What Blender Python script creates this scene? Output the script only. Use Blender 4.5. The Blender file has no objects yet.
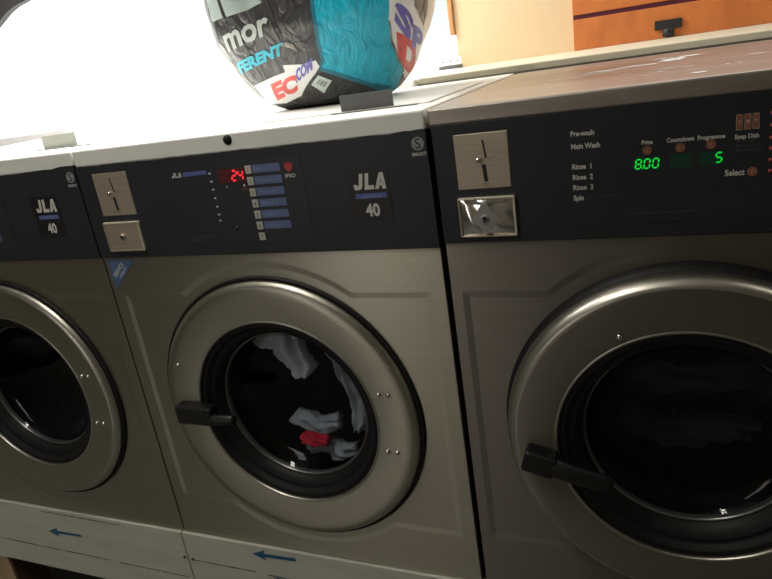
import bpy, bmesh, math, random
from mathutils import Vector, Matrix, noise
from mathutils.geometry import delaunay_2d_cdt
random.seed(4)
C = bpy.context.scene.collection
PI = math.pi
FLOOR = -0.42

# ------------------------------------------------------------------ materials
def mat(name, col=(.5,.5,.5), rough=.5, metal=0., spec=.5, noise_amt=0., nscale=(20,20,20), col2=None, bump=0.,
        emit=None, estr=0., aniso=0., tangent=None, coat=0., bdist=.002, dist=0.):
    m = bpy.data.materials.new(name); m.use_nodes = True
    nt = m.node_tree; N = nt.nodes; L = nt.links
    b = N['Principled BSDF']
    b.inputs['Base Color'].default_value = (*col, 1)
    b.inputs['Roughness'].default_value = rough
    b.inputs['Metallic'].default_value = metal
    b.inputs['Specular IOR Level'].default_value = spec
    b.inputs['Coat Weight'].default_value = coat
    if emit:
        b.inputs['Emission Color'].default_value = (*emit, 1); b.inputs['Emission Strength'].default_value = estr
    if aniso:
        b.inputs['Anisotropic'].default_value = aniso
        c = N.new('ShaderNodeCombineXYZ'); c.inputs[0].default_value, c.inputs[1].default_value, c.inputs[2].default_value = tangent or (0,0,1)
        L.new(c.outputs[0], b.inputs['Tangent'])
    tc = N.new('ShaderNodeTexCoord'); mp = N.new('ShaderNodeMapping'); mp.inputs['Scale'].default_value = nscale
    L.new(tc.outputs['Object'], mp.inputs['Vector'])
    nz = N.new('ShaderNodeTexNoise'); nz.inputs['Scale'].default_value = 1.; nz.inputs['Detail'].default_value = 3.; nz.inputs['Distortion'].default_value = dist
    L.new(mp.outputs[0], nz.inputs['Vector'])
    mx = N.new('ShaderNodeMix'); mx.data_type = 'RGBA'
    c2 = col2 or tuple(max(0, v*(1-noise_amt)) for v in col)
    mx.inputs[6].default_value = (*col, 1); mx.inputs[7].default_value = (*c2, 1)
    rp = N.new('ShaderNodeMapRange'); rp.inputs[1].default_value = .35; rp.inputs[2].default_value = .7
    L.new(nz.outputs[0], rp.inputs[0]); L.new(rp.outputs[0], mx.inputs[0])
    L.new(mx.outputs[2], b.inputs['Base Color'])
    if bump:
        bp = N.new('ShaderNodeBump'); bp.inputs['Strength'].default_value = bump; bp.inputs['Distance'].default_value = bdist
        L.new(nz.outputs[0], bp.inputs['Height']); L.new(bp.outputs[0], b.inputs['Normal'])
    return m

def glass_mat(name, tint, refl=.9):
    m = bpy.data.materials.new(name); m.use_nodes = True
    nt = m.node_tree; N = nt.nodes; L = nt.links
    N.remove(N['Principled BSDF']); out = N['Material Output']
    t = N.new('ShaderNodeBsdfTransparent'); t.inputs[0].default_value = (*tint, 1)
    g = N.new('ShaderNodeBsdfGlossy'); g.inputs['Roughness'].default_value = .06; g.inputs[0].default_value = (refl,refl,refl,1)
    lw = N.new('ShaderNodeLayerWeight'); lw.inputs[0].default_value = .5
    pw = N.new('ShaderNodeMath'); pw.operation = 'POWER'; pw.inputs[1].default_value = 5.; L.new(lw.outputs['Facing'], pw.inputs[0])
    f = N.new('ShaderNodeMath'); f.operation = 'MULTIPLY_ADD'; f.inputs[1].default_value = .94; f.inputs[2].default_value = .022; L.new(pw.outputs[0], f.inputs[0])
    x = N.new('ShaderNodeMixShader'); L.new(f.outputs[0], x.inputs[0]); L.new(t.outputs[0], x.inputs[1]); L.new(g.outputs[0], x.inputs[2])
    L.new(x.outputs[0], out.inputs[0]); return m

def translucent_mat(name, col):
    m = bpy.data.materials.new(name); m.use_nodes = True
    nt = m.node_tree; N = nt.nodes; L = nt.links
    N.remove(N['Principled BSDF']); out = N['Material Output']
    t = N.new('ShaderNodeBsdfTranslucent'); t.inputs[0].default_value = (*col, 1)
    d = N.new('ShaderNodeBsdfDiffuse'); d.inputs[0].default_value = (*col, 1)
    x = N.new('ShaderNodeMixShader'); x.inputs[0].default_value = .25
    L.new(t.outputs[0], x.inputs[1]); L.new(d.outputs[0], x.inputs[2]); L.new(x.outputs[0], out.inputs[0]); return m

M = {}
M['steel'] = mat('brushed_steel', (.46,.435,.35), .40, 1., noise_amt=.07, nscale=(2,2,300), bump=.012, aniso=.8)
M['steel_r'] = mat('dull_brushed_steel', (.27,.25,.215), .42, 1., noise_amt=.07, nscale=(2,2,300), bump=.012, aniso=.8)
M['rim'] = mat('polished_steel_rim', (.50,.48,.41), .36, 1., noise_amt=.08, nscale=(40,40,40))
M['chrome'] = mat('chrome', (.8,.78,.74), .12, 1., noise_amt=.05, nscale=(30,30,30))
M['coin'] = mat('satin_coin_plate_steel', (.62,.53,.42), .5, 1., noise_amt=.15, nscale=(4,4,300))
M['casing'] = mat('grey_casing_steel', (.12,.12,.11), .5, .6, noise_amt=.2)
M['lid'] = mat('cream_enamel_lid', (.80,.80,.74), .45, noise_amt=.06, nscale=(12,12,12))
M['lid_r'] = mat('worn_steel_lid', (.50,.45,.40), .38, .85, noise_amt=.25, nscale=(3,40,40), col2=(.36,.31,.27))
M['smear'] = mat('white_paint_smears', (.72,.72,.70), .6, noise_amt=.4, nscale=(60,60,60))
M['panel'] = mat('black_console_film', (.020,.0228,.027), .42, spec=.4, noise_amt=.2, nscale=(6,6,6))
M['panel2'] = mat('dark_grey_overlay', (.023,.0248,.029), .38, spec=.4, noise_amt=.15, nscale=(9,9,9))
M['badge'] = mat('black_badge', (.009,.009,.010), .4, noise_amt=.2)
M['rubber'] = mat('black_rubber', (.010,.010,.011), .55, spec=.3, noise_amt=.3, nscale=(60,60,60))
M['handle'] = mat('black_handle_plastic', (.006,.006,.0065), .38, noise_amt=.3, nscale=(90,90,90), bump=.2)
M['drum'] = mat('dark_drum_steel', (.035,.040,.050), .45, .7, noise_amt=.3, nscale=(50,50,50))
M['white_ink'] = mat('white_print', (.62,.61,.56), .6, noise_amt=.05)
M['grey_ink'] = mat('grey_print', (.30,.30,.29), .6, noise_amt=.1)
M['faint_ink'] = mat('faint_print', (.085,.085,.085), .6, noise_amt=.2)
M['blue_ink'] = mat('blue_print_bar', (.10,.13,.36), .5, noise_amt=.15, nscale=(80,80,80))
M['strip'] = mat('blue_label_strip', (.115,.155,.30), .45, noise_amt=.2, nscale=(40,40,40))
M['strip_ink'] = mat('pale_blue_print', (.24,.30,.47), .5, noise_amt=.2)
M['key'] = mat('pale_key', (.50,.49,.43), .5, noise_amt=.1)
M['red_led'] = mat('red_led_segment', (.3,.01,.01), .5, emit=(1,.03,.05), estr=1.0)
M['red_win'] = mat('red_led_window', (.06,.006,.008), .3, emit=(1,.02,.03), estr=.012)
M['green_led'] = mat('green_led_segment', (.02,.3,.05), .5, emit=(.0,.60,.035), estr=1.0)
M['green_win'] = mat('green_led_window', (.004,.022,.016), .3, emit=(.02,.5,.2), estr=.012)
M['red_ink'] = mat('red_print', (.42,.05,.05), .5, noise_amt=.2)
M['orange_ink'] = mat('orange_brown_print', (.30,.115,.065), .5, noise_amt=.2, nscale=(120,120,120))
M['tri'] = mat('blue_corner_sticker', (.075,.14,.28), .45, noise_amt=.3, nscale=(60,60,60))
M['plinth'] = mat('white_painted_board', (.62,.63,.54), .55, noise_amt=.1, nscale=(5,5,30), col2=(.54,.55,.46))
M['crack'] = mat('dark_scratch', (.10,.10,.08), .8, noise_amt=.4, nscale=(60,60,60))
M['arrow'] = mat('teal_blue_arrow', (.008,.12,.24), .5, noise_amt=.2, nscale=(60,60,60))
M['timber'] = mat('pale_timber', (.60,.44,.25), .6, noise_amt=.25, nscale=(40,40,4))
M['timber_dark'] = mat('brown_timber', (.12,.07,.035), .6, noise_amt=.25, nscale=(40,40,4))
M['ledge'] = mat('cream_painted_ledge', (.60,.56,.42), .5, noise_amt=.12, nscale=(3,30,30))
M['orange'] = mat('orange_laminate', (.54,.165,.035), .5, noise_amt=.22, nscale=(22,22,9), col2=(.44,.125,.027))
M['purple'] = mat('purple_groove_strip', (.10,.012,.035), .5, noise_amt=.2)
M['black'] = mat('black_plastic', (.015,.015,.015), .45, noise_amt=.2)
M['tab'] = mat('dark_grey_tab', (.085,.085,.085), .45, noise_amt=.15)
M['peach'] = mat('peach_painted_wall', (.66,.49,.30), .7, noise_amt=.08, nscale=(3,3,3))
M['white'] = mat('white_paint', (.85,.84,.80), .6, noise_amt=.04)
M['greyblue'] = mat('pale_grey_blue_panel', (.40,.48,.52), .5, noise_amt=.12, nscale=(3,3,8))
M['post'] = mat('orange_brown_wood', (.50,.24,.09), .5, noise_amt=.3, nscale=(40,40,4))
M['lens_block'] = mat('lens_block_dark', (.03,.028,.028), .6, noise_amt=.2)
M['room'] = mat('beige_room_wall', (.22,.20,.16), .8, noise_amt=.15, nscale=(2,2,2))
M['floor'] = mat('brown_floor_tiles', (.10,.095,.085), .6, noise_amt=.3, nscale=(5,5,5))
M['ceil'] = mat('white_ceiling', (.40,.39,.36), .8, noise_amt=.05)
M['bright'] = mat('painted_highlight_edge', (.72,.66,.52), .45, .3, noise_amt=.1)  # highlight along top and right coin box rims, put into the colour
M['tab_flare'] = mat('flare_lightened_tab', (.36,.37,.33), .5, noise_amt=.1)  # left tab: window flare put into a lighter grey
M['glyph'] = mat('pale_orange_print', (.42,.22,.15), .5)
M['lip'] = mat('dark_glass_edge', (.20,.20,.19), .3, .7, noise_amt=.2)
M['glass'] = glass_mat('door_glass', (.80,.84,.87))
M['winglass'] = glass_mat('window_glass', (.97,.98,.98), .5)
M['glow_pane'] = translucent_mat('glow_pane_film', (.95,.95,.93))
# bag
M['bag_black'] = mat('black_glossy_plastic_film', (.030,.028,.028), .28, spec=.6, noise_amt=.5, nscale=(26,26,14), bump=1.0, col2=(.06,.06,.06), bdist=.010, dist=1.6)
M['bag_white'] = mat('white_plastic_film', (.93,.92,.91), .3, noise_amt=.05, nscale=(20,20,20), bump=.4)
M['bag_blue'] = mat('cyan_blue_plastic_film', (.02,.52,.74), .26, spec=.5, noise_amt=.25, nscale=(30,30,14), bump=1.0, bdist=.010, dist=1.6)
M['bag_bluedark'] = mat('dark_teal_plastic_film', (.02,.20,.29), .3, noise_amt=.2, nscale=(20,20,20), bump=.6)
M['bag_grey'] = mat('grey_green_print', (.40,.47,.44), .35, noise_amt=.25, nscale=(30,30,20), bump=.6)
M['bag_letter'] = mat('pale_grey_print', (.50,.54,.51), .35, noise_amt=.2, nscale=(40,40,40))
M['bag_cyan'] = mat('cyan_print', (.03,.46,.60), .35, noise_amt=.1)
M['bag_red'] = mat('red_bag_print', (.82,.13,.11), .35, noise_amt=.2, nscale=(60,60,60))
M['bag_purple'] = mat('blue_violet_bag_print', (.19,.17,.55), .35, noise_amt=.2, nscale=(60,60,60))
M['bag_zebra'] = mat('grey_streaked_film', (.10,.085,.07), .4, nscale=(120,60,12), col2=(.5,.47,.42))
M['bag_sheen'] = mat('crinkled_grey_film', (.10,.095,.09), .22, noise_amt=.4, nscale=(60,60,30), bump=1.)
M['label'] = mat('white_paper_label', (.70,.78,.74), .5, noise_amt=.06)
# clothes
M['cloth_w'] = mat('white_wet_cloth', (.92,.93,.96), .8, noise_amt=.3, nscale=(30,30,30), bump=.5)
M['cloth_g'] = mat('grey_wet_cloth', (.50,.52,.56), .8, noise_amt=.3, nscale=(30,30,30), bump=.5)
M['cloth_r'] = mat('red_wet_cloth', (.78,.015,.05), .8, noise_amt=.3, nscale=(30,30,30), bump=.5)
M['cloth_d'] = mat('dark_cloth', (.03,.033,.04), .8, noise_amt=.3, nscale=(30,30,30), bump=.5)

# ------------------------------------------------------------------ mesh building
class MB:
    def __init__(s): s.v=[]; s.f=[]; s.mi=[]; s.sm=[]
    def add(s, vs, fs, mi=0, smooth=False):
        o=len(s.v); s.v += [tuple(p) for p in vs]
        for f in fs: s.f.append(tuple(i+o for i in f)); s.mi.append(mi); s.sm.append(smooth)
        return s
    def box(s, x0,x1,y0,y1,z0,z1, bev=0., mi=0, rot=None, seg=2):
        bm=bmesh.new(); bmesh.ops.create_cube(bm,size=1)
        for v in bm.verts: v.co=Vector(((v.co.x+.5)*(x1-x0)+x0,(v.co.y+.5)*(y1-y0)+y0,(v.co.z+.5)*(z1-z0)+z0))
        if bev: bmesh.ops.bevel(bm,geom=bm.edges[:],offset=bev,segments=seg,affect='EDGES',profile=.5)
        if rot: bmesh.ops.transform(bm,matrix=rot,verts=bm.verts[:])
        bm.verts.index_update()
        s.add([v.co[:] for v in bm.verts],[[v.index for v in f.verts] for f in bm.faces],mi); bm.free(); return s
    def lathe(s, prof, cx, cz, seg=128, mi=0, smooth=True, close=False):
        """profile of (radius, y) turned about the y axis through (cx, cz)"""
        vs=[];fs=[];n=len(prof)
        for i in range(seg):
            a=2*PI*i/seg
            for r,y in prof: vs.append((cx+r*math.cos(a),y,cz+r*math.sin(a)))
        for i in range(seg):
            j=(i+1)%seg
            for k in range(n if close else n-1):
                l=(k+1)%n
                fs.append((i*n+k,j*n+k,j*n+l,i*n+l))
        return s.add(vs,fs,mi,smooth)
    def disc(s, cx,cz,r,y0,y1,seg=32,mi=0):
        vs=[(cx+r*math.cos(2*PI*i/seg),y0,cz+r*math.sin(2*PI*i/seg)) for i in range(seg)]+[(cx+r*math.cos(2*PI*i/seg),y1,cz+r*math.sin(2*PI*i/seg)) for i in range(seg)]
        fs=[tuple(range(seg)),tuple(range(2*seg-1,seg-1,-1))]+[(i,(i+1)%seg,seg+(i+1)%seg,seg+i) for i in range(seg)]
        return s.add(vs,fs,mi)
    def plate(s, pts, y0, y1, mi=0):
        """polygon of (x, z) as a thin plate from y0 (front) to y1"""
        n=len(pts); vs=[(x,y0,z) for x,z in pts]+[(x,y1,z) for x,z in pts]
        fs=[tuple(range(n)),tuple(range(2*n-1,n-1,-1))]+[(i,(i+1)%n,n+(i+1)%n,n+i) for i in range(n)]
        return s.add(vs,fs,mi)
    def text(s, txt, x, z, size, y, mi=0, sx=1., shear=0., bold=0., align='LEFT', rot=0.):
        vs,fs=text_mesh(txt,size,bold,shear,align); c,q=math.cos(rot),math.sin(rot)
        return s.add([(x+sx*a*c-b*q,y,z+sx*a*q+b*c) for a,b in vs],fs,mi)
    def tube(s, path, rad, seg=12, mi=0, flat=None):
        vs=[];fs=[];n=len(path)
        for i,p in enumerate(path):
            p=Vector(p); t=(Vector(path[min(i+1,n-1)])-Vector(path[max(i-1,0)])).normalized()
            u=t.cross(Vector((0,1,0)));u=u.normalized() if u.length>1e-4 else Vector((1,0,0)); w=t.cross(u)
            r=rad(i/(n-1)) if callable(rad) else rad
            r1,r2=r if isinstance(r,tuple) else (r,r)
            for k in range(seg):
                a=2*PI*k/seg; vs.append(p+u*r1*math.cos(a)+w*r2*math.sin(a))
        for i in range(n-1):
            for k in range(seg):
                fs.append((i*seg+k,i*seg+(k+1)%seg,(i+1)*seg+(k+1)%seg,(i+1)*seg+k))
        fs.append(tuple(range(seg-1,-1,-1))); fs.append(tuple((n-1)*seg+k for k in range(seg)))
        return s.add(vs,fs,mi,True)
    def build(s, name, mats, parent=None, fix=True):
        me=bpy.data.meshes.new(name); me.from_pydata(s.v,[],s.f)
        for m in (mats if isinstance(mats,(list,tuple)) else [mats]): me.materials.append(m)
        me.polygons.foreach_set('material_index',s.mi); me.polygons.foreach_set('use_smooth',s.sm)
        if fix:
            bm=bmesh.new(); bm.from_mesh(me); bmesh.ops.recalc_face_normals(bm,faces=bm.faces[:]); bm.to_mesh(me); bm.free()
        me.update()
        o=bpy.data.objects.new(name,me); C.objects.link(o)
        if parent: o.parent=parent
        return o

_tc={}
def text_mesh(txt,size,bold=0.,shear=0.,align='LEFT'):
    k=(txt,bold,shear,align)
    if k not in _tc:
        cu=bpy.data.curves.new('lettering','FONT'); cu.body=txt; cu.size=1; cu.offset=bold; cu.shear=shear; cu.align_x=align; cu.resolution_u=3
        o=bpy.data.objects.new('lettering',cu); C.objects.link(o)
        dg=bpy.context.evaluated_depsgraph_get(); me=bpy.data.meshes.new_from_object(o.evaluated_get(dg))
        _tc[k]=([(v.co.x,v.co.y) for v in me.vertices],[tuple(p.vertices) for p in me.polygons])
        bpy.data.objects.remove(o); bpy.data.curves.remove(cu); bpy.data.meshes.remove(me)
    vs,fs=_tc[k]
    return [(a*size,b*size) for a,b in vs],fs

def thing(name,label,cat,loc=(0,0,0),group=None):
    o=bpy.data.objects.new(name,None); C.objects.link(o); o.location=loc; o.empty_display_size=.05
    return tag(o,label,cat,group)
def tag(o,label,cat,group=None):
    o['label']=label; o['category']=cat
    if group: o['group']=group
    return o
def struct(o): o['kind']='structure'; return o

JLA={'J':[[(.55,1),(.92,1),(.92,.27),(.82,.07),(.64,0),(.24,0),(.07,.09),(0,.34),(.34,.34),(.40,.25),(.50,.25),(.55,.32)]],
 'L':[[(0,1),(.36,1),(.36,.26),(.95,.26),(.95,0),(0,0)]],
 'A':[[(0,0),(.33,1),(.5,1),(.5,.66),(.36,0)],[(.5,.66),(.5,1),(.67,1),(1.02,0),(.66,0)],[(.31,.19),(.71,.19),(.64,.40),(.38,.40)]]}
def bold_logo(mb,x,z,w,h,y,mi=0,shear=.16):
    # heavy slanted capitals J L A with a lower left corner at (x, z)
    lw=w*.30
    for k,(ch,adv) in enumerate((('J',0.),('L',.345),('A',.66))):
        for P in JLA[ch]: mb.add([(x+adv*w+a*lw*(1.12 if ch=='A' else 1)+shear*b*h,y,z+b*h) for a,b in P],[tuple(range(len(P)))],mi)
SEG={'0':'abcdef','2':'abged','4':'fgbc','5':'afgcd','8':'abcdefg'}
def seg7(mb,ch,x,z,w,h,y,t,mi=0,sl=.12):
    """one seven-segment digit with its lower left corner at (x, z)"""
    m=h/2; g=t*.25
    S={'a':(0,h,w,h,0),'g':(0,m,w,m,0),'d':(0,0,w,0,0),'f':(0,m,0,h,1),'e':(0,0,0,m,1),'b':(w,m,w,h,1),'c':(w,0,w,m,1)}
    for k in SEG[ch]:
        x0,z0,x1,z1,v=S[k]
        if v: P=[(x0-t/2,z0+g+t/2),(x0,z0+g),(x0+t/2,z0+g+t/2),(x0+t/2,z1-g-t/2),(x0,z1-g),(x0-t/2,z1-g-t/2)]
        else: P=[(x0+g,z0),(x0+g+t/2,z0-t/2),(x1-g-t/2,z0-t/2),(x1-g,z0),(x1-g-t/2,z0+t/2),(x0+g+t/2,z0+t/2)]
        mb.add([(x+a+sl*b,y,z+b) for a,b in P],[tuple(range(6))],mi)
WORLD=3.0; LAMP=14.; SPOT=80.; SIDE=7.
# ------------------------------------------------------------------ washing machines
def front_panel(mb, x0,x1,z0,z1, cx,cz, ex0,ex1,ez0,ez1, er, hole):
    """steel front sheet: recessed embossed field (rectangle joined with a disc) and a round door opening"""
    def rect(a,l,r,b,t):
        c,s=math.cos(a),math.sin(a); d=9
        if c>1e-9: d=min(d,(r-cx)/c)
        if c<-1e-9: d=min(d,(l-cx)/c)
        if s>1e-9: d=min(d,(t-cz)/s)
        if s<-1e-9: d=min(d,(b-cz)/s)
        return d
    A=[2*PI*i/360 for i in range(360)]
    for X,Z in ((x0,z0),(x0,z1),(x1,z0),(x1,z1),(ex0,ez0),(ex0,ez1),(ex1,ez0),(ex1,ez1)): A.append(math.atan2(Z-cz,X-cx)%(2*PI))
    A=sorted(set(round(a,6) for a in A)); n=len(A); vs=[]
    s=.011
    for a in A:
        c,q=math.cos(a),math.sin(a)
        d0=rect(a,x0,x1,z0,z1); d1=min(max(rect(a,ex0,ex1,ez0,ez1),er),d0-.002); d2=max(rect(a,ex0+s,ex1-s,ez0+s,ez1-s),er-s); d2=min(d2,d1-.001)
        for d,y in ((d0,.012),(d0,.0012),(d0-.0012,0.),(d1,0.),(d2,.0014),(hole,.0014),(hole,.03)): vs.append((cx+d*c,y,cz+d*q))
    k=7; fs=[]
    for i in range(n):
        j=(i+1)%n
        for t in range(k-1): fs.append((i*k+t,j*k+t,j*k+t+1,i*k+t+1))
    mb.add(vs,fs)

def coin_parts(root, px0,px1,pz0,pz1, slotx, bx0,bx1,bz0,bz1, mirror):
    p=MB().box(px0,px1,-.0045,0,pz0,pz1,.001).build('coin_plate',M['coin'],root)
    zc=(pz0+pz1)/2; w=.0016
    sl=MB()
    sl.add([(slotx-.001,-.0049,zc+.030),(slotx+.0015,-.0049,zc+.030),(slotx+.0045,-.0049,zc+.004),(slotx+.0015,-.0049,zc+.004)],[(0,1,2,3)])
    sl.add([(slotx-.004,-.0049,zc-.005),(slotx+.002,-.0049,zc-.005),(slotx+.0035,-.0049,zc-.030),(slotx-.0025,-.0049,zc-.030)],[(0,1,2,3)])
    sl.build('coin_slot',M['black'],p)
    k=MB().lathe([(0,-.011),(.003,-.0105),(.0042,-.008),(.003,-.005),(.0025,-.0044)],slotx-.0075,zc+.002,20).build('return_lever',M['chrome'],p)
    MB().box(slotx-.006,slotx+.008,-.0085,-.004,zc-.033,zc-.0305,.0008).build('coin_lip',M['chrome'],p)
    MB().plate([(slotx+.006,zc+.003),(slotx+.016,zc+.007),(slotx+.017,zc+.0065),(slotx+.007,zc+.0015)],-.0048,-.0044).build('arrow_mark',M['grey_ink'],p)
    b=MB()
    b.box(bx0,bx1,-.004,.0,bz0,bz1,.0015); b=b.build('coin_box',M['panel2'],root)
    f=.006
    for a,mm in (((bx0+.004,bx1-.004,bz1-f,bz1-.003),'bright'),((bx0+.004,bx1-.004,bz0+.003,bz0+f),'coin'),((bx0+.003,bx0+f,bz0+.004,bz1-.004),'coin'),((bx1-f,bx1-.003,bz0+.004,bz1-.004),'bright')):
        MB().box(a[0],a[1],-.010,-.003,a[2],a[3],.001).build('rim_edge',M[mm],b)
    m=M['chrome'] if mirror else M['coin']
    if mirror:
        q=MB(); n=14; vs=[]
        for i in range(n+1):
            for j in range(n+1):
                a=2*i/n-1; e=2*j/n-1; bu=(1-a**4)*(1-e**4)
                vs.append((bx0+f+(bx1-bx0-2*f)*i/n,-.0075-.005*bu-.0012*math.sin(a*7+e*3)*bu,bz0+f+(bz1-bz0-2*f)*j/n))
        q.add(vs,[(i*(n+1)+j,(i+1)*(n+1)+j,(i+1)*(n+1)+j+1,i*(n+1)+j+1) for i in range(n) for j in range(n)],0,True); q.build('coin_drawer',m,b)
    else: MB().box(bx0+f,bx1-f,-.0085,-.003,bz0+f,bz1-f,.001).build('coin_drawer',m,b)
    cx,cz=(bx0+bx1)/2,(bz0+bz1)/2
    lk=MB()
    if mirror:
        n=24; pts=[]
        for i in range(n):
            a=2*PI*i/n; r=.019+.0035*math.cos(4*a); pts.append((cx-.002+r*.85*math.cos(a),cz+r*1.02*math.sin(a)))
        lk.plate(pts,-.0150,-.012,0)
    yo=-.0045 if mirror else 0.
    lk.lathe([(0,-.0125+yo),(.0055,-.0125+yo),(.006,-.0115+yo),(.006,-.008+yo)],cx-.002,cz,24,0)
    lk.disc(cx-.002,cz,.0034,-.0128+yo,-.0124+yo,16,1)
    lk.box(cx-.0028,cx-.0012,-.0130+yo,-.0127+yo,cz-.006,cz,0,1)
    lk.build('lock',[M['grey_ink'] if mirror else M['coin'],M['black']],b)

def door_parts(root, cx,cz, Rb,prof,ri, handle, rivets, lip, ydoor, deep):
    MB().lathe([(ri+.012,.012),(Rb-.012,.004),(Rb,.0015),(Rb+.001,-.002),(Rb-.003,-.006)]+[(prof[0][0]+.002,prof[0][1]-.001),(prof[0][0]-.02,prof[0][1]+.004)],cx,cz).build('door_gasket',M['rubber'],root)
    d=MB().lathe(prof,cx,cz,160).build('door',M['steel'] if not deep else M['steel_r'],root)
    MB().lathe([(prof[0][0]-.0,prof[0][1])]+lip['edge'],cx,cz,160).build('edge_band',M['rim'],d)
    MB().lathe([(ri+.0025,lip['yi']-.0012),(ri+.0005,lip['yi']-.0024),(ri-.002,lip['yi']-.0015),(ri-.0026,lip['yi']+.002),(ri-.0026,lip['yi']+.006)],cx,cz,160).build('inner_rim',M['rim'],d)
    y=lip['yi']; g=lip['rg']; yg=lip['yg']
    # stepped black surround falling back to the glass
    st=[(ri-.002,y+.004),(ri-.006,y+.006),(ri-.009,y+.003),(ri-.013,y+.004),(ri-.016,y+.012),(ri-.023,y+.015),(ri-.026,y+.013),(g+.008,yg-.006),(g+.004,yg-.003)]
    MB().lathe(st,cx,cz,128).build('window_surround',M['rubber'],d)
    MB().lathe([(g+.005,yg-.002),(g+.003,yg-.0045),(g+.0005,yg-.004),(g,yg+.001),(g-.001,yg+.006)],cx,cz,128).build('glass_lip',M['lip'],d)
    MB().lathe([(g,yg),(g-.004,yg+.008),(g-.012,yg+.016),(g*.75,yg+.022),(g*.4,yg+.026),(.0001,yg+.027)],cx,cz,96).build('door_glass',M['glass'],d,fix=False)
    for x,z in rivets:
        MB().lathe([(0,ydoor-.0042),(.0028,ydoor-.0038),(.0044,ydoor-.0018),(.0046,ydoor+.002)],x,z,18).build('rivet',M['chrome'],d)
    hx,hz,ang,bl,bh,ll,lh,yb=handle
    R=Matrix.Translation((hx,0,hz))@Matrix.Rotation(ang,4,'Y')
    h=MB()
    h.box(0,bl,yb-.026,ydoor+.002,-bh/2,bh/2,.005,0,R,3)
    bm_l=MB()
    # lever: tapering rounded bar
    n=14; P=[]
    for i in range(n+1):
        t=i/n; P.append(R@Vector((bl*.6+t*(ll-bl*.6),yb-.014-.004*math.sin(t*PI),-bh*.5+lh*.5+.002)))
    h.tube([tuple(p) for p in P],lambda t:(lh/2*(1-.12*t)*(1 if t<.97 else .8),.011*(1-.2*t)),16)
    h.build('door_handle',M['handle'],d)
    return d

def drum_parts(root, cx, cz, R, perf=True):
    MB().lathe([(R-.022,.03),(R-.015,.045),(R-.02,.06),(R-.006,.075)],cx,cz,96).build('boot_seal',M['rubber'],root)
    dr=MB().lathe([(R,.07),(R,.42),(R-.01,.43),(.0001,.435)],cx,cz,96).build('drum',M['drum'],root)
    for k in range(3):
        a=2*PI*k/3+.35
        T=Matrix.Translation((cx,0,cz))@Matrix.Rotation(-a,4,'Y')
        v=[T@Vector(p) for p in ((R-.001,.09,-.03),(R-.001,.40,-.03),(R-.001,.40,.03),(R-.001,.09,.03),(R-.06,.10,-.010),(R-.06,.40,-.010),(R-.06,.40,.010),(R-.06,.10,.010))]
        MB().add(v,[(0,1,5,4),(1,2,6,5),(2,3,7,6),(3,0,4,7),(4,5,6,7)]).build('lifter',M['drum'],dr)

def casing(mb,W,D,top):
    t=.004
    mb.box(.001,.001+t,.013,D,0,top); mb.box(W-.001-t,W-.001,.013,D,0,top)
    mb.box(.005,W-.005,D-t,D,0,top); mb.box(.005,W-.005,.013,D-t,0,t)

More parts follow.
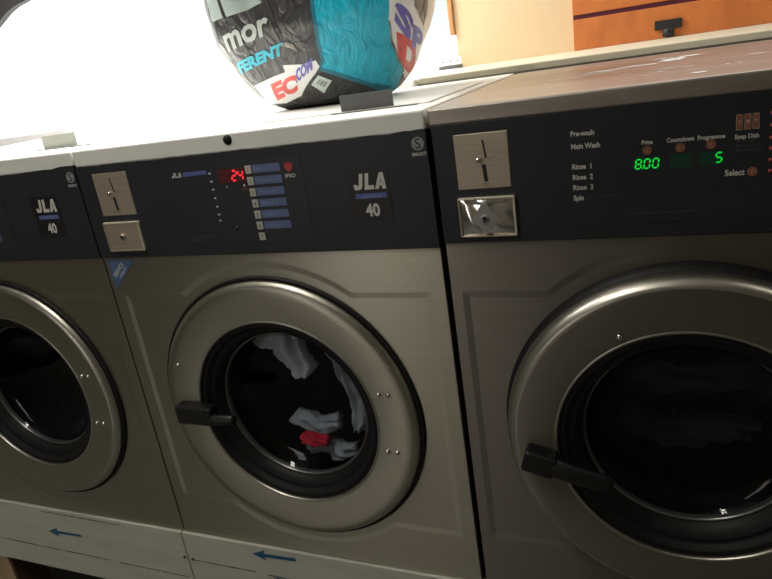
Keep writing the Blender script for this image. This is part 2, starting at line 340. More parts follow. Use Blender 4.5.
def jla_washer(X0,label,seed,with_triangle,badge_parts=True):
    r=thing('washing_machine',label,'washing machine',(X0,0,0),'washing machines in the row')
    W=.697; x0=.001
    c=MB(); casing(c,W,.66,.838); c.build('casing',M['casing'],r)
    f=MB(); front_panel(f,x0,W,0.,.6585,.3507,.339,.028,.672,.1,.584,.304,.262); f.build('front_panel',M['steel'],r)
    # console film with an uneven, hand-cut top edge
    rnd=random.Random(seed); top=[]
    n=60; w=0
    for i in range(n+1):
        x=x0+(W-x0)*i/n; w=w*.7+rnd.uniform(-.0009,.0009)
        top.append((x,.8375+w+(.003 if x>W-.06 else 0)*min(1,(x-W+.06)/.02)))
    c=MB(); c.plate([(x0,.659),(W,.659)]+top[::-1],-.0035,.012); c.build('control_panel',M['panel'],r)
    l=MB(); l.box(x0,W,-.002,.66,.836,.868,.0035); l.build('lid',M['lid'],r)
    MB().lathe([(0,-.0045),(.0075,-.004),(.009,-.0015),(.009,.001)],.352,.8565,24).build('lid_plug',M['rubber'],r)
    # hopper flap on the lid with an upright finger tab
    h=MB().box(.27,.672,.10,.46,.8681,.8705,.0008).build('hopper_lid',M['lid'],r)
    MB().box(.517,.612,.101,.104,.8705,.8965,.0008).build('finger_tab',M['tab'] if with_triangle else M['tab_flare'],h)
    MB().box(.50,.655,.094,.100,.868,.8696,.0004).build('flap_seal',M['tab'],h)
    coin_parts(r,.0375,.1195,.742,.8225,.078,.0315,.1245,.670,.733,False)
    # wash programme overlay
    y=-.0042
    s=MB().box(.215,.482,-.004,-.003,.680,.8215).build('programme_overlay',M['panel2'],r)
    t=MB(); bold_logo(t,.2205,.802,.0215,.0085,y); t.plate([(.246,.8025),(.296,.8035),(.296,.8105),(.246,.810)],y,-.0039,1); t.build('logo_print',[M['white_ink'],M['blue_ink']],s)
    d=MB().plate([(.319,.786),(.372,.786),(.372,.809),(.319,.809)],-.0048,-.0039).build('red_display',M['red_win'],s)
    g=MB(); seg7(g,'2',.346,.789,.009,.0165,-.0052,.0032); seg7(g,'4',.359,.789,.009,.0165,-.0052,.0032); g.build('lit_digits',M['red_led'],d)
    for k,z in enumerate((.804,.790,.776,.761,.746,.732,.721)):
        MB().plate([(.2995,z-.0012),(.3045,z-.0012),(.3045,z+.0016),(.302,z+.0022),(.2995,z+.001)],y,-.0039).build('indicator_mark',M['white_ink'],s)
    MB().box(.3655,.3685,y,-.0039,.7775,.7815).build('indicator_mark',M['white_ink'],s); MB().box(.3305,.3320,y,-.0039,.777,.781).build('indicator_mark',M['white_ink'],s)
    MB().box(.363,.3715,y,-.0039,.7725,.7742).build('red_mark',M['red_ink'],s)
    MB().lathe([(0,-.0052),(.0035,-.005),(.0042,-.004)],.332,.706,16).build('sensor_dot',M['black'],s)
    for k in range(7):
        z=.805-k*.0192; xx=.3815-(.0 if k<7 else 0)
        b=MB(); b.box(xx-.006,xx+.006,-.0052,-.004,z-.0068,z+.0068,.0005); b.text('1234567'[k],xx,z-.0035,.0095,-.0054,1,1,0,.0,'CENTER'); b.build('program_key',[M['key'],M['black']],s)
        if k<6:
            b=MB(); b.plate([(.3895,z-.0064),(.4425,z-.0064),(.4425,z+.0068),(.3895,z+.0068)],-.0047,-.004)
            b.text(['Hot','Warm','Medium','Warm 4','Cool','Delicate'][k],.394,z-.0026,.0075,-.0049,1,1.25); b.build('label_strip',[M['strip'],M['strip_ink']],s)
    # small emblem
    e=MB(); e.plate([(.4505,.805),(.4525,.8095),(.4565,.8115),(.4585,.808),(.4605,.8115),(.4655,.8095),(.4675,.805),(.4645,.800),(.459,.7955),(.4535,.800)],-.0048,-.004); e.build('red_emblem',M['red_ink'],s)
    e=MB(); e.text('IPSO',.459,.7865,.0085,y,0,1.15,0,.02,'CENTER'); e.build('lettering',M['white_ink'],s)
    for st,zz in (('MICRO CONTROL',.692),('208-240V HC',.6855)): MB().text(st,.2255,zz,.0058,y,0,1.1).build('small_print',M['faint_ink'],s)
    # square badge
    b=MB().plate([(.5565,.7075),(.6285,.7075),(.6285,.7895),(.5565,.7895)],-.0042,-.0034).build('name_badge',M['badge'],r)
    t=MB(); bold_logo(t,.5675,.7575,.0560,.0255,-.0046); t.text('40',.5955,.7155,.0275,-.0046,0,.86,0,.035,'CENTER')
    t.plate([(.5695,.7435),(.6225,.7435),(.6225,.7515),(.5695,.7515)],-.0046,-.0041,1); t.text('SERVICE',.596,.745,.0062,-.0048,2,1.5,0,0,'CENTER'); t.build('badge_print',[M['white_ink'],M['blue_ink'],M['strip_ink']],b)
    # round sticker near the top right corner
    b=MB().plate([(.672,.797),(.6965,.797),(.6965,.834),(.672,.834)],-.0042,-.0034).build('corner_sticker',M['panel2'],r)
    t=MB(); t.disc(.6835,.8205,.0098,-.0046,-.0041,28,0)
    t.text('S',.6836,.8135,.021,-.0049,1,1.0,0,.01,'CENTER'); t.text('SMART',.6838,.8025,.0072,-.0046,2,1.05,0,.02,'CENTER')
    t.build('sticker_print',[M['grey_ink'],M['badge'],M['white_ink']],b)
    if with_triangle:
        t=MB(); t.plate([(.010,.6535),(.0765,.6525),(.0115,.592)],-.0006,.0002,0)
        R=math.atan2(.6525-.592,.0765-.0115)
        for q,(dx,dz,sz,st) in enumerate(((.018,.613,.0115,'SERVICE'),(.031,.612,.0075,'01489 077'))):
            t.text(st,dx+.002,dz+.004,sz,-.0012,1,.95,0,.02,'LEFT',R)
        t.build('triangle_sticker',[M['tri'],M['white_ink']],r)
    prof=[(.2705,-.0035),(.2688,-.0085),(.2655,-.0125),(.2602,-.0155),(.254,-.0168),(.245,-.0170),(.205,-.0135),(.1955,-.0125)]
    lip=dict(edge=[(.2712,-.0038),(.2692,-.0092),(.2660,-.0131),(.2625,-.0150),(.2603,-.0158),(.2585,-.0163)],yi=-.0115,rg=.153,yg=.026)
    door_parts(r,.3507,.339,.2765,prof,.1928,(.112,.337,0.,.088,.040,.134,.024,-.016),
        [(.557,.3985),(.575,.399),(.556,.2825),(.575,.283),(.131,.438)],lip,-.0162,False)
    drum_parts(r,.3507,.339,.245)
    return r

GRP='washing machines in the row'
left=jla_washer(-.70,'stainless washer cut off by the left edge, only its right half in view',3,False)
mid=jla_washer(0.,'middle stainless front-loading washer with red 24 display and white cloth behind its glass',8,True)

# right machine: measured from the row's origin, so subtract its own offset
XR=.706
def R_(x): return x-XR
right=thing('washing_machine','darker stainless washer on the right with green 8.00 display and mirror-bright coin box','washing machine',(XR,0,0),GRP)
def build_right():
    r=right; W=.694
    c=MB(); casing(c,W,.66,.842); c.build('casing',M['casing'],r)
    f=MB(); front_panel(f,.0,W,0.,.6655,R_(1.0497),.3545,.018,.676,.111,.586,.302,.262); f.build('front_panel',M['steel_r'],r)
    MB().box(.0,W,-.0035,.012,.666,.8425,.0008).build('control_panel',M['panel'],r)
    lid=MB().box(-.003,W,-.004,.66,.8425,.867,.003).build('lid',M['lid_r'],r)
    rnd=random.Random(5)
    def blot(x,y,a,b,n=18):
        MB().add([(R_(x)+a*math.cos(2*PI*k/n)*rnd.uniform(.5,1.1),y+b*math.sin(2*PI*k/n)*rnd.uniform(.5,1.1),.8674) for k in range(n)],[tuple(range(n))]).build('paint_smear',M['smear'],lid)
    for x,y,a,b in ((1.028,.42,.026,.05),(1.02,.48,.035,.012),(1.055,.47,.03,.02),(.925,.345,.065,.018),(.97,.365,.045,.016),(.90,.31,.04,.010),(.87,.26,.03,.008),(1.06,.07,.012,.012),(1.10,.155,.004,.008),(1.115,.16,.004,.008),(1.125,.18,.003,.006),(1.012,.16,.008,.010),(1.053,.2,.012,.008),(.96,.20,.006,.008),(1.15,.30,.02,.01),(1.02,.22,.03,.006),(.84,.2,.004,.01),(.86,.12,.004,.01)): blot(x,y,a,b)
    MB().plate([(R_(.964),.8605),(R_(.967),.8600),(R_(.972),.853),(R_(.979),.8585),(R_(.980),.8570),(R_(.974),.8485),(R_(.970),.8490)],-.0044,-.0039).build('scuff_mark',M['grey_ink'],lid)
    coin_parts(r,R_(.738),R_(.8165),.747,.827,R_(.7805),R_(.7325),R_(.8235),.672,.738,True)
    s=MB().box(R_(.889),W-.004,-.0041,-.003,.686,.835).build('display_window',M['panel2'],r)
    y=-.0046
    def word(txt,x,z,sz,m='white_ink',al='LEFT',sx=.85,bold=.03):
        MB().text(txt,R_(x),z,sz,y,0,sx,0,bold,al).build('lettering',M[m],s)
    for txt,z in (('Pre-wash',.8135),('Main Wash',.7965),('Rinse  1',.7690),('Rinse  2',.7545),('Rinse  3',.7402),('Spin',.7255)): word(txt,.9015,z-.0038,.0098)
    for txt,x,z in (('Price',.9975,.7935),('Countdown',1.037,.7935),('Programme',1.0725,.7932),('Soap Dish',1.112,.7905)): word(txt,x,z-.0025,.0078,al='CENTER')
    word('Select',1.0885,.7425,.0108)
    for txt,z in (('Pre-wash',.7835),('Main Wash',.7778),('Conditioner',.7720)): word(txt,1.1055,z,.0055,'faint_ink',bold=0)
    for z in (.7855,.7795,.7735): MB().disc(R_(1.1025),z,.0018,y,-.004,12).build('bullet_mark',M['faint_ink'],s)
    word('low',.920,.7235,.0055,'faint_ink',bold=0); word('high spin',.9385,.7255,.0055,'faint_ink',bold=0)
    MB().box(R_(.97),R_(1.06),y,-.004,.6985,.6990).build('printed_line',M['faint_ink'],s)
    for x,z,ch in ((.9975,.783,'£'),(1.037,.783,'L'),(1.0722,.784,'P'),(1.119,.746,'P')):
        t=MB(); t.lathe([(.0058,-.0052),(.0044,-.0052),(.0044,-.004),(.0058,-.004)],R_(x),z,24,0,False,True)
        t.disc(R_(x),z,.0046,-.0047,-.004,20,0); t.text(ch,R_(x),z-.0026,.0075,-.0050,1,1,0,.02,'CENTER')
        t.build('round_symbol',[M['orange_ink'],M['glyph']],s)
    for x0,x1 in ((.9795,1.0145),(1.025,1.0505),(1.060,1.0875)):
        d=MB().plate([(R_(x0),.7585-.001),(R_(x1),.7585-.001),(R_(x1),.7745),(R_(x0),.7745)],-.0046,-.004).build('green_display',M['green_win'],s)
        g=MB()
        if x0<1:
            for k,ch in enumerate('800'): seg7(g,ch,R_(.9825)+k*.0105,.7597,.0066,.0120,-.0050,.0019)
            g.box(R_(.9905),R_(.9920),-.0050,-.0046,.7592,.7607)
        elif x0>1.05: seg7(g,'5',R_(1.0775),.7610,.0066,.0120,-.0050,.0019)
        if g.v: g.build('lit_digits',M['green_led'],d)
    t=MB()
    for k in range(3):
        x=R_(1.1035)+k*.0089
        t.box(x-.0038,x+.0038,-.0047,-.004,.7985,.8175,0,0); t.box(x-.0030,x+.0030,-.0049,-.0046,.7995,.8165,0,1)
        t.text('I II *'.split()[k],x,.8065,.0060,-.0051,2,1,0,.02,'CENTER')
    t.build('soap_card_icons',[M['coin'],M['orange_ink'],M['white_ink']],s)
    for z in (.816,.801,.786,.773,.759,.745): MB().lathe([(0,-.006),(.0018,-.0056),(.0024,-.004)],R_(1.1385),z,14).build('indicator_lamp',M['red_ink'],s)
    cx,cz=R_(1.0497),.3545
    prof=[(.2665,-.022),(.2645,-.034),(.2610,-.0425),(.2565,-.0470),(.2527,-.0488),(.246,-.0492),(.20,-.0478),(.191,-.0468)]
    lip=dict(edge=[(.2672,-.022),(.2652,-.0345),(.2617,-.0430),(.2570,-.0476),(.2545,-.0488),(.2520,-.0494)],yi=-.0462,rg=.150,yg=.002)
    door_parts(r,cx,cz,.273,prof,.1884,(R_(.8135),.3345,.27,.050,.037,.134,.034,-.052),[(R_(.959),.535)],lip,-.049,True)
    drum_parts(r,cx,cz,.245)
build_right()
# ------------------------------------------------------------------ washing inside the drums
def cloth_roll(name,path,w,th,m,label,seed,group):
    """a twisted wet cloth: flattened roll along a path with folds"""
    mb=MB(); n=40; seg=28; P=[]
    def at(t):
        f=t*(len(path)-1); i=min(int(f),len(path)-2); u=f-i
        p0=Vector(path[max(i-1,0)]);p1=Vector(path[i]);p2=Vector(path[i+1]);p3=Vector(path[min(i+2,len(path)-1)])
        return .5*((2*p1)+(p2-p0)*u+(2*p0-5*p1+4*p2-p3)*u*u+(3*p1-p0-3*p2+p3)*u**3)
    vs=[];fs=[]
    for i in range(n+1):
        t=i/n; p=at(t); d=(at(min(1,t+.02))-at(max(0,t-.02))).normalized(); a=d.cross(Vector((0,1,0))).normalized(); b=Vector((0,1,0))
        ww=w(t) if callable(w) else w
        for k in range(seg):
            g=2*PI*k/seg; q=p+a*ww*math.cos(g)+b*th*math.sin(g)
            nz=noise.noise_vector(q*28+Vector((seed,0,0)))*.012+noise.noise_vector(q*75+Vector((seed,9,0)))*.004
            q=q+nz+b*.006*math.sin(g*6+t*9+seed); vs.append(q)
    for i in range(n):
        for k in range(seg): fs.append((i*seg+k,i*seg+(k+1)%seg,(i+1)*seg+(k+1)%seg,(i+1)*seg+k))
    fs+= [tuple(range(seg-1,-1,-1)),tuple(n*seg+k for k in range(seg))]
    mb.add(vs,fs,0,True); o=mb.build(name,m); return tag(o,label,'clothes',group)
G='wet washing in the middle drum'
cloth_roll('white_cloth',[(.25,.105,.475),(.295,.10,.455),(.33,.095,.425),(.345,.09,.375)],lambda t:.045*(1-.45*t),.022,M['cloth_w'],'white crumpled cloth high up behind the glass of the middle washer',1,G)
cloth_roll('white_sleeve',[(.365,.11,.47),(.412,.11,.42),(.438,.11,.35),(.456,.105,.30),(.452,.10,.25)],lambda t:.013+.006*math.sin(t*3),.014,M['cloth_g'],'long pale twisted sleeve curving down the right of the middle washer window',5,G)
cloth_roll('grey_cloth',[(.30,.10,.275),(.345,.10,.255),(.40,.10,.262)],.018,.016,M['cloth_g'],'grey cloth lying above the red cloth in the middle washer',7,G)
cloth_roll('red_cloth',[(.318,.085,.232),(.345,.082,.228),(.372,.082,.226)],lambda t:.012+.004*math.sin(t*5),.014,M['cloth_r'],'small red cloth near the bottom of the middle washer window',11,G)
cloth_roll('grey_shirt',[(.325,.105,.205),(.38,.105,.192),(.412,.105,.190),(.43,.11,.197)],.020,.018,M['cloth_g'],'grey cloth lowest in the middle washer, below the red cloth',15,G)
for k,(pth,lab) in enumerate((([(.94,.12,.425),(1.0,.11,.40),(1.08,.11,.395),(1.15,.12,.43)],'dark cloth hanging in a fold across the drum of the right washer'),
        ([(.94,.12,.31),(1.02,.11,.29),(1.09,.11,.305),(1.15,.12,.30)],'dark cloth folded lower in the drum of the right washer'))):
    cloth_roll('dark_cloth',pth,.026,.02,M['cloth_d'],lab,21+k,'dark washing in the right drum')

# ------------------------------------------------------------------ plinth boards and bench under the machines
def arrow(mb,x0,x1,z,hh,sh,y,tilt,mi=0):
    L=x1-x0; h=.035
    P=[(0,0),(h,hh),(h*.86,sh),(L,sh*.9),(L,-sh*.9),(h*.86,-sh),(h*.95,-hh)]
    c,s=math.cos(tilt),math.sin(tilt)
    mb.plate([(x0+a*c-b*s,z+a*s+b*c) for a,b in P],y,y+.0005,mi)
GP='white plinth boards along the base'
def plinth(x0,x1,label,arrows,cracks,screws):
    t=thing('plinth_board',label,'board',(x0,0,-.2),GP)
    def L(mb): mb.v=[(a-x0,b,c+.2) for a,b,c in mb.v]; return mb
    b=MB().box(x0,x1,-.006,.014,-.2,-.0012,.0015)
    rnd=random.Random(int(abs(x0)*100))
    for a,z in cracks:
        # thin scratched line running along the board
        x=a[0]; top=[];bot=[]
        while x<a[1]:
            w=rnd.uniform(.0006,.0019); top.append((x,z+w)); bot.append((x,z-w*.6)); x+=.012
        b.plate(top+bot[::-1],-.0064,-.0058,1)
    L(b).build('board',[M['plinth'],M['crack']],t)
    for a in arrows: 
        m=MB(); arrow(m,*a); L(m).build('arrow_sticker',M['arrow'],t)
    for x,z in screws: L(MB().lathe([(0,-.0092),(.003,-.0085),(.0042,-.0055)],x,z,16)).build('screw',M['tab'],t)
plinth(-1.42,-.0105,'white plinth board on the left, under the left washer, with one blue arrow',[(-.459,-.344,-.073,.014,.0038,-.0068,.03)],[((-1.4,-.27),-.1315),((-.24,-.02),-.133),((-.46,-.19),-.012)],[(-.0185,-.073)])
plinth(-.0075,1.40,'white plinth board under the middle washer, right of the board seam',[(.182,.292,-.0245,.014,.0045,-.0068,.03),(.205,.292,-.0935,.014,.0045,-.0068,.03)],[((.0,.19),-.0765),((.21,.45),-.079),((-.004,.004),-.012)],[(.0045,-.0745)])
def bench():
    t=thing('timber_bench','pale timber bench carrying the washers, one leg showing below the left plinth','bench',(0,0,FLOOR))
    def L(mb): mb.v=[(a,b,c-FLOOR) for a,b,c in mb.v]; return mb
    L(MB().box(-1.42,1.40,.02,.66,-.06,-.0005,.002)).build('platform',M['timber_dark'],t)
    for x in (-.80,.55):
        for y in (.0145,.56):
            l=L(MB().box(x,x+.085,y,y+.09,FLOOR,-.0605,.003)).build('leg',M['timber'],t)
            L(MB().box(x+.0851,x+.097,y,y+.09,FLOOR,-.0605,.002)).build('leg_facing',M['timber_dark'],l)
bench()
# ------------------------------------------------------------------ ledge, wall, window, slatted panel behind the machines
WY=1.085
struct(MB().box(.452,3.0,.685,WY+.12,.8685,.8845,.002).build('trim_1',M['ledge']))
struct(MB().box(-3.2,.4515,.6615,WY+.12,.80,.8845,.006).build('trim_2',M['white']))           # deep window ledge; blown-out daylight glare put into its white colour
w=MB(); w.box(-3.2,.4515,.70,.73,FLOOR,.7995); w.box(.4515,3.0,.70,.73,FLOOR,.868)
struct(w.build('wall_back_lower',M['white']))
w=MB(); w.box(.447,.785,WY,WY+.12,.8848,2.1)
struct(w.build('wall_back',M['peach']))
struct(MB().box(1.95,3.0,WY,WY+.12,.8848,2.1).build('wall_back_right',M['peach']))
struct(MB().box(-3.2,.447,WY,WY+.12,1.95,2.1).build('wall_back_top',M['white']))
win=bpy.data.objects.new('window_1',None); C.objects.link(win); win['kind']='structure'
MB().box(-3.19,.43,WY+.05,WY+.056,.976,1.95).build('pane',M['winglass'],win)
MB().box(-3.19,.43,WY+.05,WY+.056,.8855,.9755).build('added_glow_pane',M['glow_pane'],win)  # translucent pane added so the white lower rail glows like glare
# added dark plate standing in for a lens obstruction, high on the left
fr=MB(); pts=[(-1.62,1.19),(-1.46,1.248),(-1.375,1.290),(-1.32,1.315),(-1.27,1.331),(-1.20,1.343),(-1.165,1.352),(-1.14,1.375),(-1.13,1.41),(-1.13,1.949),(-1.62,1.949)]
fr.plate(pts,WY+.01,WY+.04); fr.build('lens_block_plate',M['lens_block'],win)
MB().box(.4315,.4465,WY-.01,WY+.06,.9765,2.0,.003).build('window_post',M['post'],win)
sh=thing('window_shutter','pale grey-blue panel standing in the window beside the brown post, behind the plastic bag','panel',(.30,WY+.02,.978))
MB().box(0,.128,0,.02,.0,.9,.002).build('board',M['greyblue'],sh)
MB().box(0,.128,-.006,0,.0,.012,.002).build('bottom_edge',M['white'],sh)
# slatted orange display panel
sp=thing('slatted_display_wall','orange laminate slatted panel with a purple groove on the back wall','panel',(.782,WY-.012,.885))
zs=[.885,.9648,1.065,1.165,1.265,1.365,1.465,1.565]
for k in range(len(zs)-1):
    z0=zs[k]+(.0115 if k else .0); MB().box(0,1.165,0,.012,z0-.885,zs[k+1]-.885,.0015).build('slat',M['orange'],sp)
MB().box(.0005,1.1645,.006,.0118,.05,.678).build('groove_strip',M['purple'],sp)
h=thing('display_bracket','black T-shaped bracket hanging on the orange slatted panel','bracket',(1.022,WY-.0125,.8848))
MB().box(-.0330,.0330,-.006,-.0005,.0225,.0455,.0015).build('back_plate',M['black'],h)
hk=MB(); hk.box(-.0135,.0135,-.010,-.0005,.004,.026,.0015); hk.lathe([(0,-.011),(.011,-.0105),(.013,-.008),(.013,-.001),(0,-.0006)],0,.0135,24); hk.build('stem',M['black'],h)
pb=thing('metal_plate','small white metal plate with three screw holes on the ledge beside the window post','plate',(.43,WY-.03,.8848))
MB().box(-.034,.034,.0,.004,.010,.032,.001).build('plate',M['white'],pb)
MB().box(-.036,.036,-.006,.004,.0,.010,.002).build('foot',M['tab'],pb)
for k in (-1,0,1): MB().disc(k*.022,.022,.0024,-.0006,.0002,14).build('screw_hole',M['black'],pb)

# ------------------------------------------------------------------ shopping bag on the middle washer
BAG_KN=[(0,.112),(.012,.138),(.035,.163),(.082,.194),(.13,.219),(.17,.233),(.25,.240),(.32,.215),(.37,.16),(.40,.09)]
BAG_C=(.356,.42); BAG_Z=.8708; BAG_N=2.5; BAG_B=.80; BAG_H=.40
def bag_a(h):
    k=BAG_KN
    if h<=0: return k[0][1]
    for i in range(len(k)-1):
        if h<=k[i+1][0]:
            t=(h-k[i][0])/(k[i+1][0]-k[i][0])
            p0=k[max(i-1,0)]; p1=k[i]; p2=k[i+1]; p3=k[min(i+2,len(k)-1)]
            m1=(p2[1]-p0[1])/max(p2[0]-p0[0],1e-6)*(p2[0]-p1[0]); m2=(p3[1]-p1[1])/max(p3[0]-p1[0],1e-6)*(p2[0]-p1[0])
            return (2*t**3-3*t*t+1)*p1[1]+(t**3-2*t*t+t)*m1+(-2*t**3+3*t*t)*p2[1]+(t**3-t*t)*m2
    return k[-1][1]
def bag_raw(u,h):
    c=math.cos(u); q=math.sin(u); r=bag_a(h)/(abs(c)**BAG_N+(abs(q)/BAG_B)**BAG_N)**(1/BAG_N)
    return Vector((BAG_C[0]+r*c, BAG_C[1]+r*q, BAG_Z+h))
def bag_p(u,h,off=0.):
    p=bag_raw(u,h); du=bag_raw(u+.01,h)-bag_raw(u-.01,h); dh=bag_raw(u,h+.003)-bag_raw(u,max(h-.003,0))
    n=du.cross(dh); n=n.normalized() if n.length>1e-12 else Vector((0,0,1))
    f=min(1,h/.03)
    w=noise.noise(p*7)*.006+noise.noise(p*19+Vector((4,1,0)))*.0028
    p=p+n*(w*f+off); p.z=max(p.z,BAG_Z); return p
bag=thing('shopping_bag','full plastic shopping bag in black, cyan and white standing on the middle washer','bag',(BAG_C[0],BAG_C[1],BAG_Z))
def BL(mb): mb.v=[(a-BAG_C[0],b-BAG_C[1],c-BAG_Z) for a,b,c in mb.v]; return mb
bm_=MB(); nu,nh=420,150; vs=[];fs=[]
for j in range(nh+1):
    h=BAG_H*(j/nh)
    for i in range(nu): vs.append(bag_p(2*PI*i/nu,h))
for j in range(nh):
    for i in range(nu): fs.append((j*nu+i,j*nu+(i+1)%nu,(j+1)*nu+(i+1)%nu,(j+1)*nu+i))
fs.append(tuple(range(nu-1,-1,-1))); fs.append(tuple(nh*nu+i for i in range(nu)))
bm_.add(vs,fs,0,True)
def inside(p,poly):
    r=False; n=len(poly)
    for i in range(n):
        a=poly[i];b=poly[i-1]
        if (a[1]>p[1])!=(b[1]>p[1]) and p[0]<(b[0]-a[0])*(p[1]-a[1])/(b[1]-a[1])+a[0]: r=not r
    return r
def decal(mb,poly,off,mi,su=.028,sh=.005):
    pts=[];ed=[];n=len(poly)
    for i in range(n):
        a=poly[i];b=poly[(i+1)%n]; k=max(1,int(max(abs(b[0]-a[0])/su,abs(b[1]-a[1])/sh)))
        for t in range(k): pts.append((a[0]+(b[0]-a[0])*t/k,a[1]+(b[1]-a[1])*t/k))
    m=len(pts); ed=[(i,(i+1)%m) for i in range(m)]
    u0=min(p[0] for p in poly);u1=max(p[0] for p in poly);h0=min(p[1] for p in poly);h1=max(p[1] for p in poly)
    j=0;hh=h0+sh*.5
    while hh<h1:
        uu=u0+su*(.5 if j%2 else .25)
        while uu<u1:
            if inside((uu,hh),poly): pts.append((uu,hh))
            uu+=su
        hh+=sh; j+=1
    S=5.   # squeeze u so the triangles are even
    r=delaunay_2d_cdt([Vector((a/S,b)) for a,b in pts],ed,[],1,1e-7)
    mb.add([bag_p(v.x*S,v.y,off) for v in r[0]],[tuple(f) for f in r[2]],mi,True)
def bag_text(mb,txt,o,ex,ey,off,mi,bold=.03,n=None,w=None):
    """lettering printed on the film: origin, baseline end and cap top given on the bag's own (angle, height) surface"""
    vs,fs=text_mesh(txt,1.,bold); W=w or max(v[0] for v in vs); H=n or .70
    bm=bmesh.new(); bv=[bm.verts.new((a,b,0)) for a,b in vs]
    for f in fs:
        try: bm.faces.new([bv[i] for i in f])
        except ValueError: pass
    bmesh.ops.triangulate(bm,faces=bm.faces[:]); 
    for _ in range(3):
        es=[e for e in bm.edges if e.calc_length()>.18]
        if es: bmesh.ops.subdivide_edges(bm,edges=es,cuts=1); bmesh.ops.triangulate(bm,faces=bm.faces[:])
    bm.verts.index_update(); out=[]
    for v in bm.verts:
        a=v.co.x/W;b=v.co.y/H
        out.append(bag_p(o[0]+(ex[0]-o[0])*a+(ey[0]-o[0])*b, max(0,o[1]+(ex[1]-o[1])*a+(ey[1]-o[1])*b),off))
    mb.add(out,[[v.index for v in f.verts] for f in bm.faces],mi); bm.free()
BAGM=['bag_black','bag_white','bag_blue','bag_bluedark','bag_grey','bag_letter','bag_cyan','bag_red','bag_purple','bag_zebra','bag_sheen']
BAGD={'BLUE':[(-1.146,0.33),(-0.575,0.33),(-0.555,0.139),(-0.492,0.1007),(-0.377,0.0706),(-0.146,0.042),(-0.108,0.0271),(0.174,0.0036),(-0.623,0.0293),(-0.969,0.0561),(-1.232,0.0753),(-1.178,0.087),(-1.189,0.123),(-1.18,0.1658)],'WHITE':[(-0.575,0.33),(-0.555,0.139),(-0.492,0.1007),(-0.377,0.0706),(-0.198,0.0463),(0.055,0.0287)],'TEAL1':[(-1.232,0.0753),(-0.969,0.0561),(-0.623,0.0293),(0.174,0.0036),(-0.234,0.0),(-0.619,0.0219),(-0.985,0.049),(-1.267,0.0704)],'TEAL2':[(-1.146,0.33),(-1.18,0.1658),(-1.189,0.123),(-1.178,0.087),(-1.232,0.0753),(-1.263,0.076),(-1.219,0.088),(-1.225,0.124),(-1.213,0.1668),(-1.177,0.33)],'EDGE':[(-0.555,0.139),(-0.492,0.1007),(-0.377,0.0706),(-0.146,0.042),(-0.113,0.0434),(-0.349,0.0719),(-0.471,0.1019),(-0.541,0.1387)],'STRIP':[(-2.39,0.0596),(-1.761,0.0758),(-1.745,0.0897),(-1.484,0.0858),(-1.283,0.0904),(-1.254,0.0777),(-1.328,0.067),(-1.708,0.0264),(-2.095,0.016),(-2.521,0.0182),(-2.443,0.0385)],'G1':[(-2.414,0.33),(-2.259,0.33),(-2.231,0.1936),(-2.417,0.1911)],'G2':[(-2.215,0.33),(-2.179,0.193),(-1.908,0.196),(-1.707,0.2043),(-1.786,0.2155),(-1.836,0.33)],'CRUMPLE':[(-1.692,0.1252),(-1.589,0.13),(-1.502,0.1241),(-1.466,0.1067),(-1.555,0.1181),(-1.624,0.1217)],'CRUMPLE2':[(-1.784,0.1607),(-1.666,0.1716),(-1.656,0.1481),(-1.641,0.1295),(-1.698,0.1365),(-1.736,0.1503)],'ZEBRA':[(-0.383,0.33),(-0.065,0.33),(-0.001,0.1225),(-0.13,0.1368),(-0.275,0.158)],'mor':[(-2.378,0.1333),(-1.725,0.15),(-2.338,0.1649)],'FERENT':[(-2.423,0.0885),(-1.671,0.1097),(-2.373,0.108)],'EC':[(-2.202,0.0258),(-1.706,0.0391),(-2.097,0.0554)],'COM':[(-1.666,0.0539),(-1.35,0.076),(-1.631,0.0742)],'BAR':[(-1.298,0.0633),(-1.137,0.0492),(-1.287,0.0285),(-1.442,0.0474)],'S':[(-0.494,0.1361),(-0.23,0.0962),(-0.502,0.171)],'P':[(-0.161,0.0885),(0.177,0.0696),(-0.266,0.1275)],'D':[(-0.361,0.0703),(0.201,0.0291),(-0.453,0.1151)]}
W_=BAGD['WHITE']+[(.9,.05),(2.4,.08),(2.6,.33)]
for poly,off,mi in ((W_,.0008,1),(BAGD['BLUE'],.0014,2),(BAGD['TEAL1'],.0019,3),(BAGD['TEAL2'],.0019,3),(BAGD['EDGE'],.0019,9),(BAGD['STRIP'],.0009,1),
        (BAGD['G1'],.0009,4),(BAGD['G2'],.0009,4),(BAGD['ZEBRA'],.0016,9),(BAGD['CRUMPLE'],.0014,9),(BAGD['CRUMPLE2'],.0012,10)): decal(bm_,poly,off,mi)
for txt,k,off,mi,bold in (('mor','mor',.0014,5,.03),('FERENT','FERENT',.0014,6,.055),('EC','EC',.0016,7,.06),('.COM','COM',.0016,8,.05),('S','S',.0016,8,.055),('P','P',.0016,8,.05),('D','D',.0016,7,.07)):
    o,ex,ey=BAGD[k]; bag_text(bm_,txt,o,ex,ey,off,mi,bold,.53 if txt=='mor' else None)
BL(bm_).build('bag_film',[M[k] for k in BAGM],bag,fix=False)
B_=[Vector(p) for p in BAGD['BAR']]
lb=MB(); decal(lb,BAGD['BAR'],.0030,0,.02,.004)
A=B_[0];E1=B_[1]-A;E2=B_[3]-A
for k,(a,b) in enumerate(((.1,.17),(.27,.31),(.42,.52),(.62,.66),(.76,.85))):
    q=[A+E1*s+E2*t for s,t in ((.2+a*.75,.22),(.2+b*.75,.22),(.2+b*.75,.68),(.2+a*.75,.68))]
    decal(lb,[tuple(p) for p in q],.0038,1,.02,.003)
BL(lb).build('barcode_label',[M['label'],M['black']],bag,fix=False)

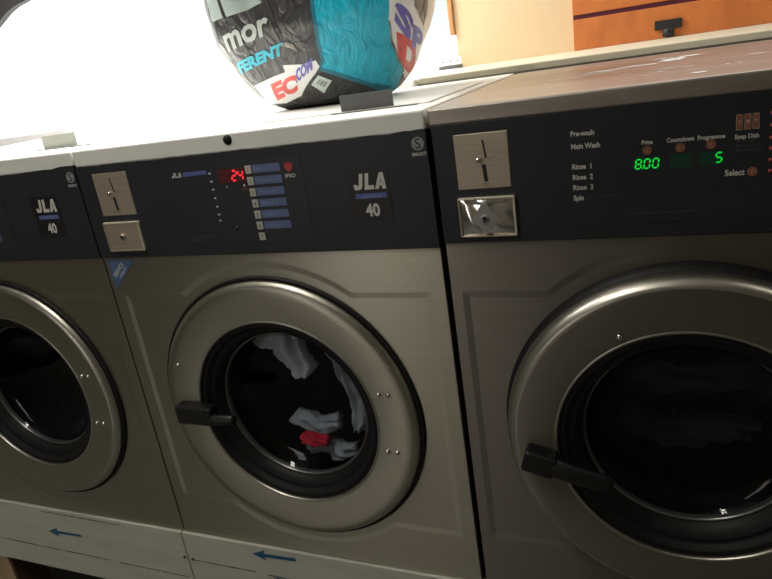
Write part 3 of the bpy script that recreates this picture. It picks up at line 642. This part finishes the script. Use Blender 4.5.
# ------------------------------------------------------------------ the room around
struct(MB().box(-3.3,3.1,-3.5,1.2,FLOOR-.05,FLOOR).build('floor',M['floor']))
struct(MB().box(-3.3,3.1,-3.5,1.205,2.1,2.16).build('ceiling',M['ceil']))
struct(MB().box(-3.3,-3.2,-3.5,1.2,FLOOR,2.1).build('wall_left',M['room']))
struct(MB().box(3.0,3.1,-3.5,1.2,FLOOR,2.1).build('wall_right',M['room']))
f=MB(); f.box(-3.2,-1.30,-3.5,-3.4,FLOOR,2.1); f.box(-.85,3.0,-3.5,-3.4,FLOOR,2.1); f.box(-1.30,-.85,-3.5,-3.4,1.6,2.1); f.box(-1.30,-.85,-3.5,-3.4,FLOOR,-.05)
struct(f.build('wall_front',M['room']))

d=MB().box(-.84,-.55,-3.395,-3.36,FLOOR+.002,1.6,.004).build('door_2',M['post']); struct(d)
MB().lathe([(0,-3.30),(.022,-3.305),(.026,-3.325),(.012,-3.335),(.012,-3.359)],-.79,.55,20).build('door_knob',M['chrome'],d)
# ------------------------------------------------------------------ light
wd=bpy.data.worlds.new('overcast'); bpy.context.scene.world=wd; wd.use_nodes=True
bg=wd.node_tree.nodes['Background']; bg.inputs[0].default_value=(1,.99,.96,1); bg.inputs[1].default_value=WORLD
def area(name,loc,target,sx,sy,power,col):
    l=bpy.data.lights.new(name,'AREA'); l.shape='RECTANGLE'; l.size=sx; l.size_y=sy; l.energy=power; l.color=col
    o=bpy.data.objects.new(name,l); C.objects.link(o); o.location=loc
    o.rotation_euler=(Vector(target)-Vector(loc)).to_track_quat('-Z','Y').to_euler(); return o
area('ceiling_tube_lamp',(.12,-.70,2.06),(.12,-.70,0),.16,1.1,LAMP,(1,.96,.88))
area('added_ledge_fill',(-.55,.55,2.0),(-.35,.5,.87),1.0,.4,SPOT,(1,.98,.95))  # added light without a real fitting, blows out lid tops and ledge
area('added_side_fill',(2.0,.25,2.05),(1.2,.4,.9),.4,.4,SIDE,(1,.96,.9))  # unseen fill light added to lift the bag's right face
po=bpy.data.lights.new('window_daylight','AREA'); po.shape='RECTANGLE'; po.size=3.6; po.size_y=.97; po.cycles.is_portal=True
o=bpy.data.objects.new('window_daylight',po); C.objects.link(o); o.location=(-1.38,WY+.16,1.46); o.rotation_euler=(-PI/2,0,0)

# ------------------------------------------------------------------ camera
cd=bpy.data.cameras.new('camera'); cam=bpy.data.objects.new('camera',cd); C.objects.link(cam)
Rm=((0.918736199,0.366984258,-0.145761280),(-0.004842796,-0.358636057,-0.933464903),(-0.394842176,0.858313890,-0.327714698))
X=Vector(Rm[0]);Y=-Vector(Rm[1]);Z=-Vector(Rm[2])
m=Matrix((( X.x,Y.x,Z.x,1.02485445),(X.y,Y.y,Z.y,-.93558088),(X.z,Y.z,Z.z,.94629637),(0,0,0,1)))
cam.matrix_world=m
cd.sensor_width=36.; cd.sensor_fit='HORIZONTAL'; cd.lens=662.5377/772*36; cd.clip_start=.02
bpy.context.scene.camera=cam
sc=bpy.context.scene
sc.view_settings.view_transform='Standard'; sc.view_settings.look='None'; sc.view_settings.exposure=0.; sc.view_settings.gamma=1.
sc.cycles.max_bounces=8; sc.cycles.diffuse_bounces=4; sc.cycles.transparent_max_bounces=12; sc.cycles.sample_clamp_indirect=4.
sc.cycles.use_denoising=True
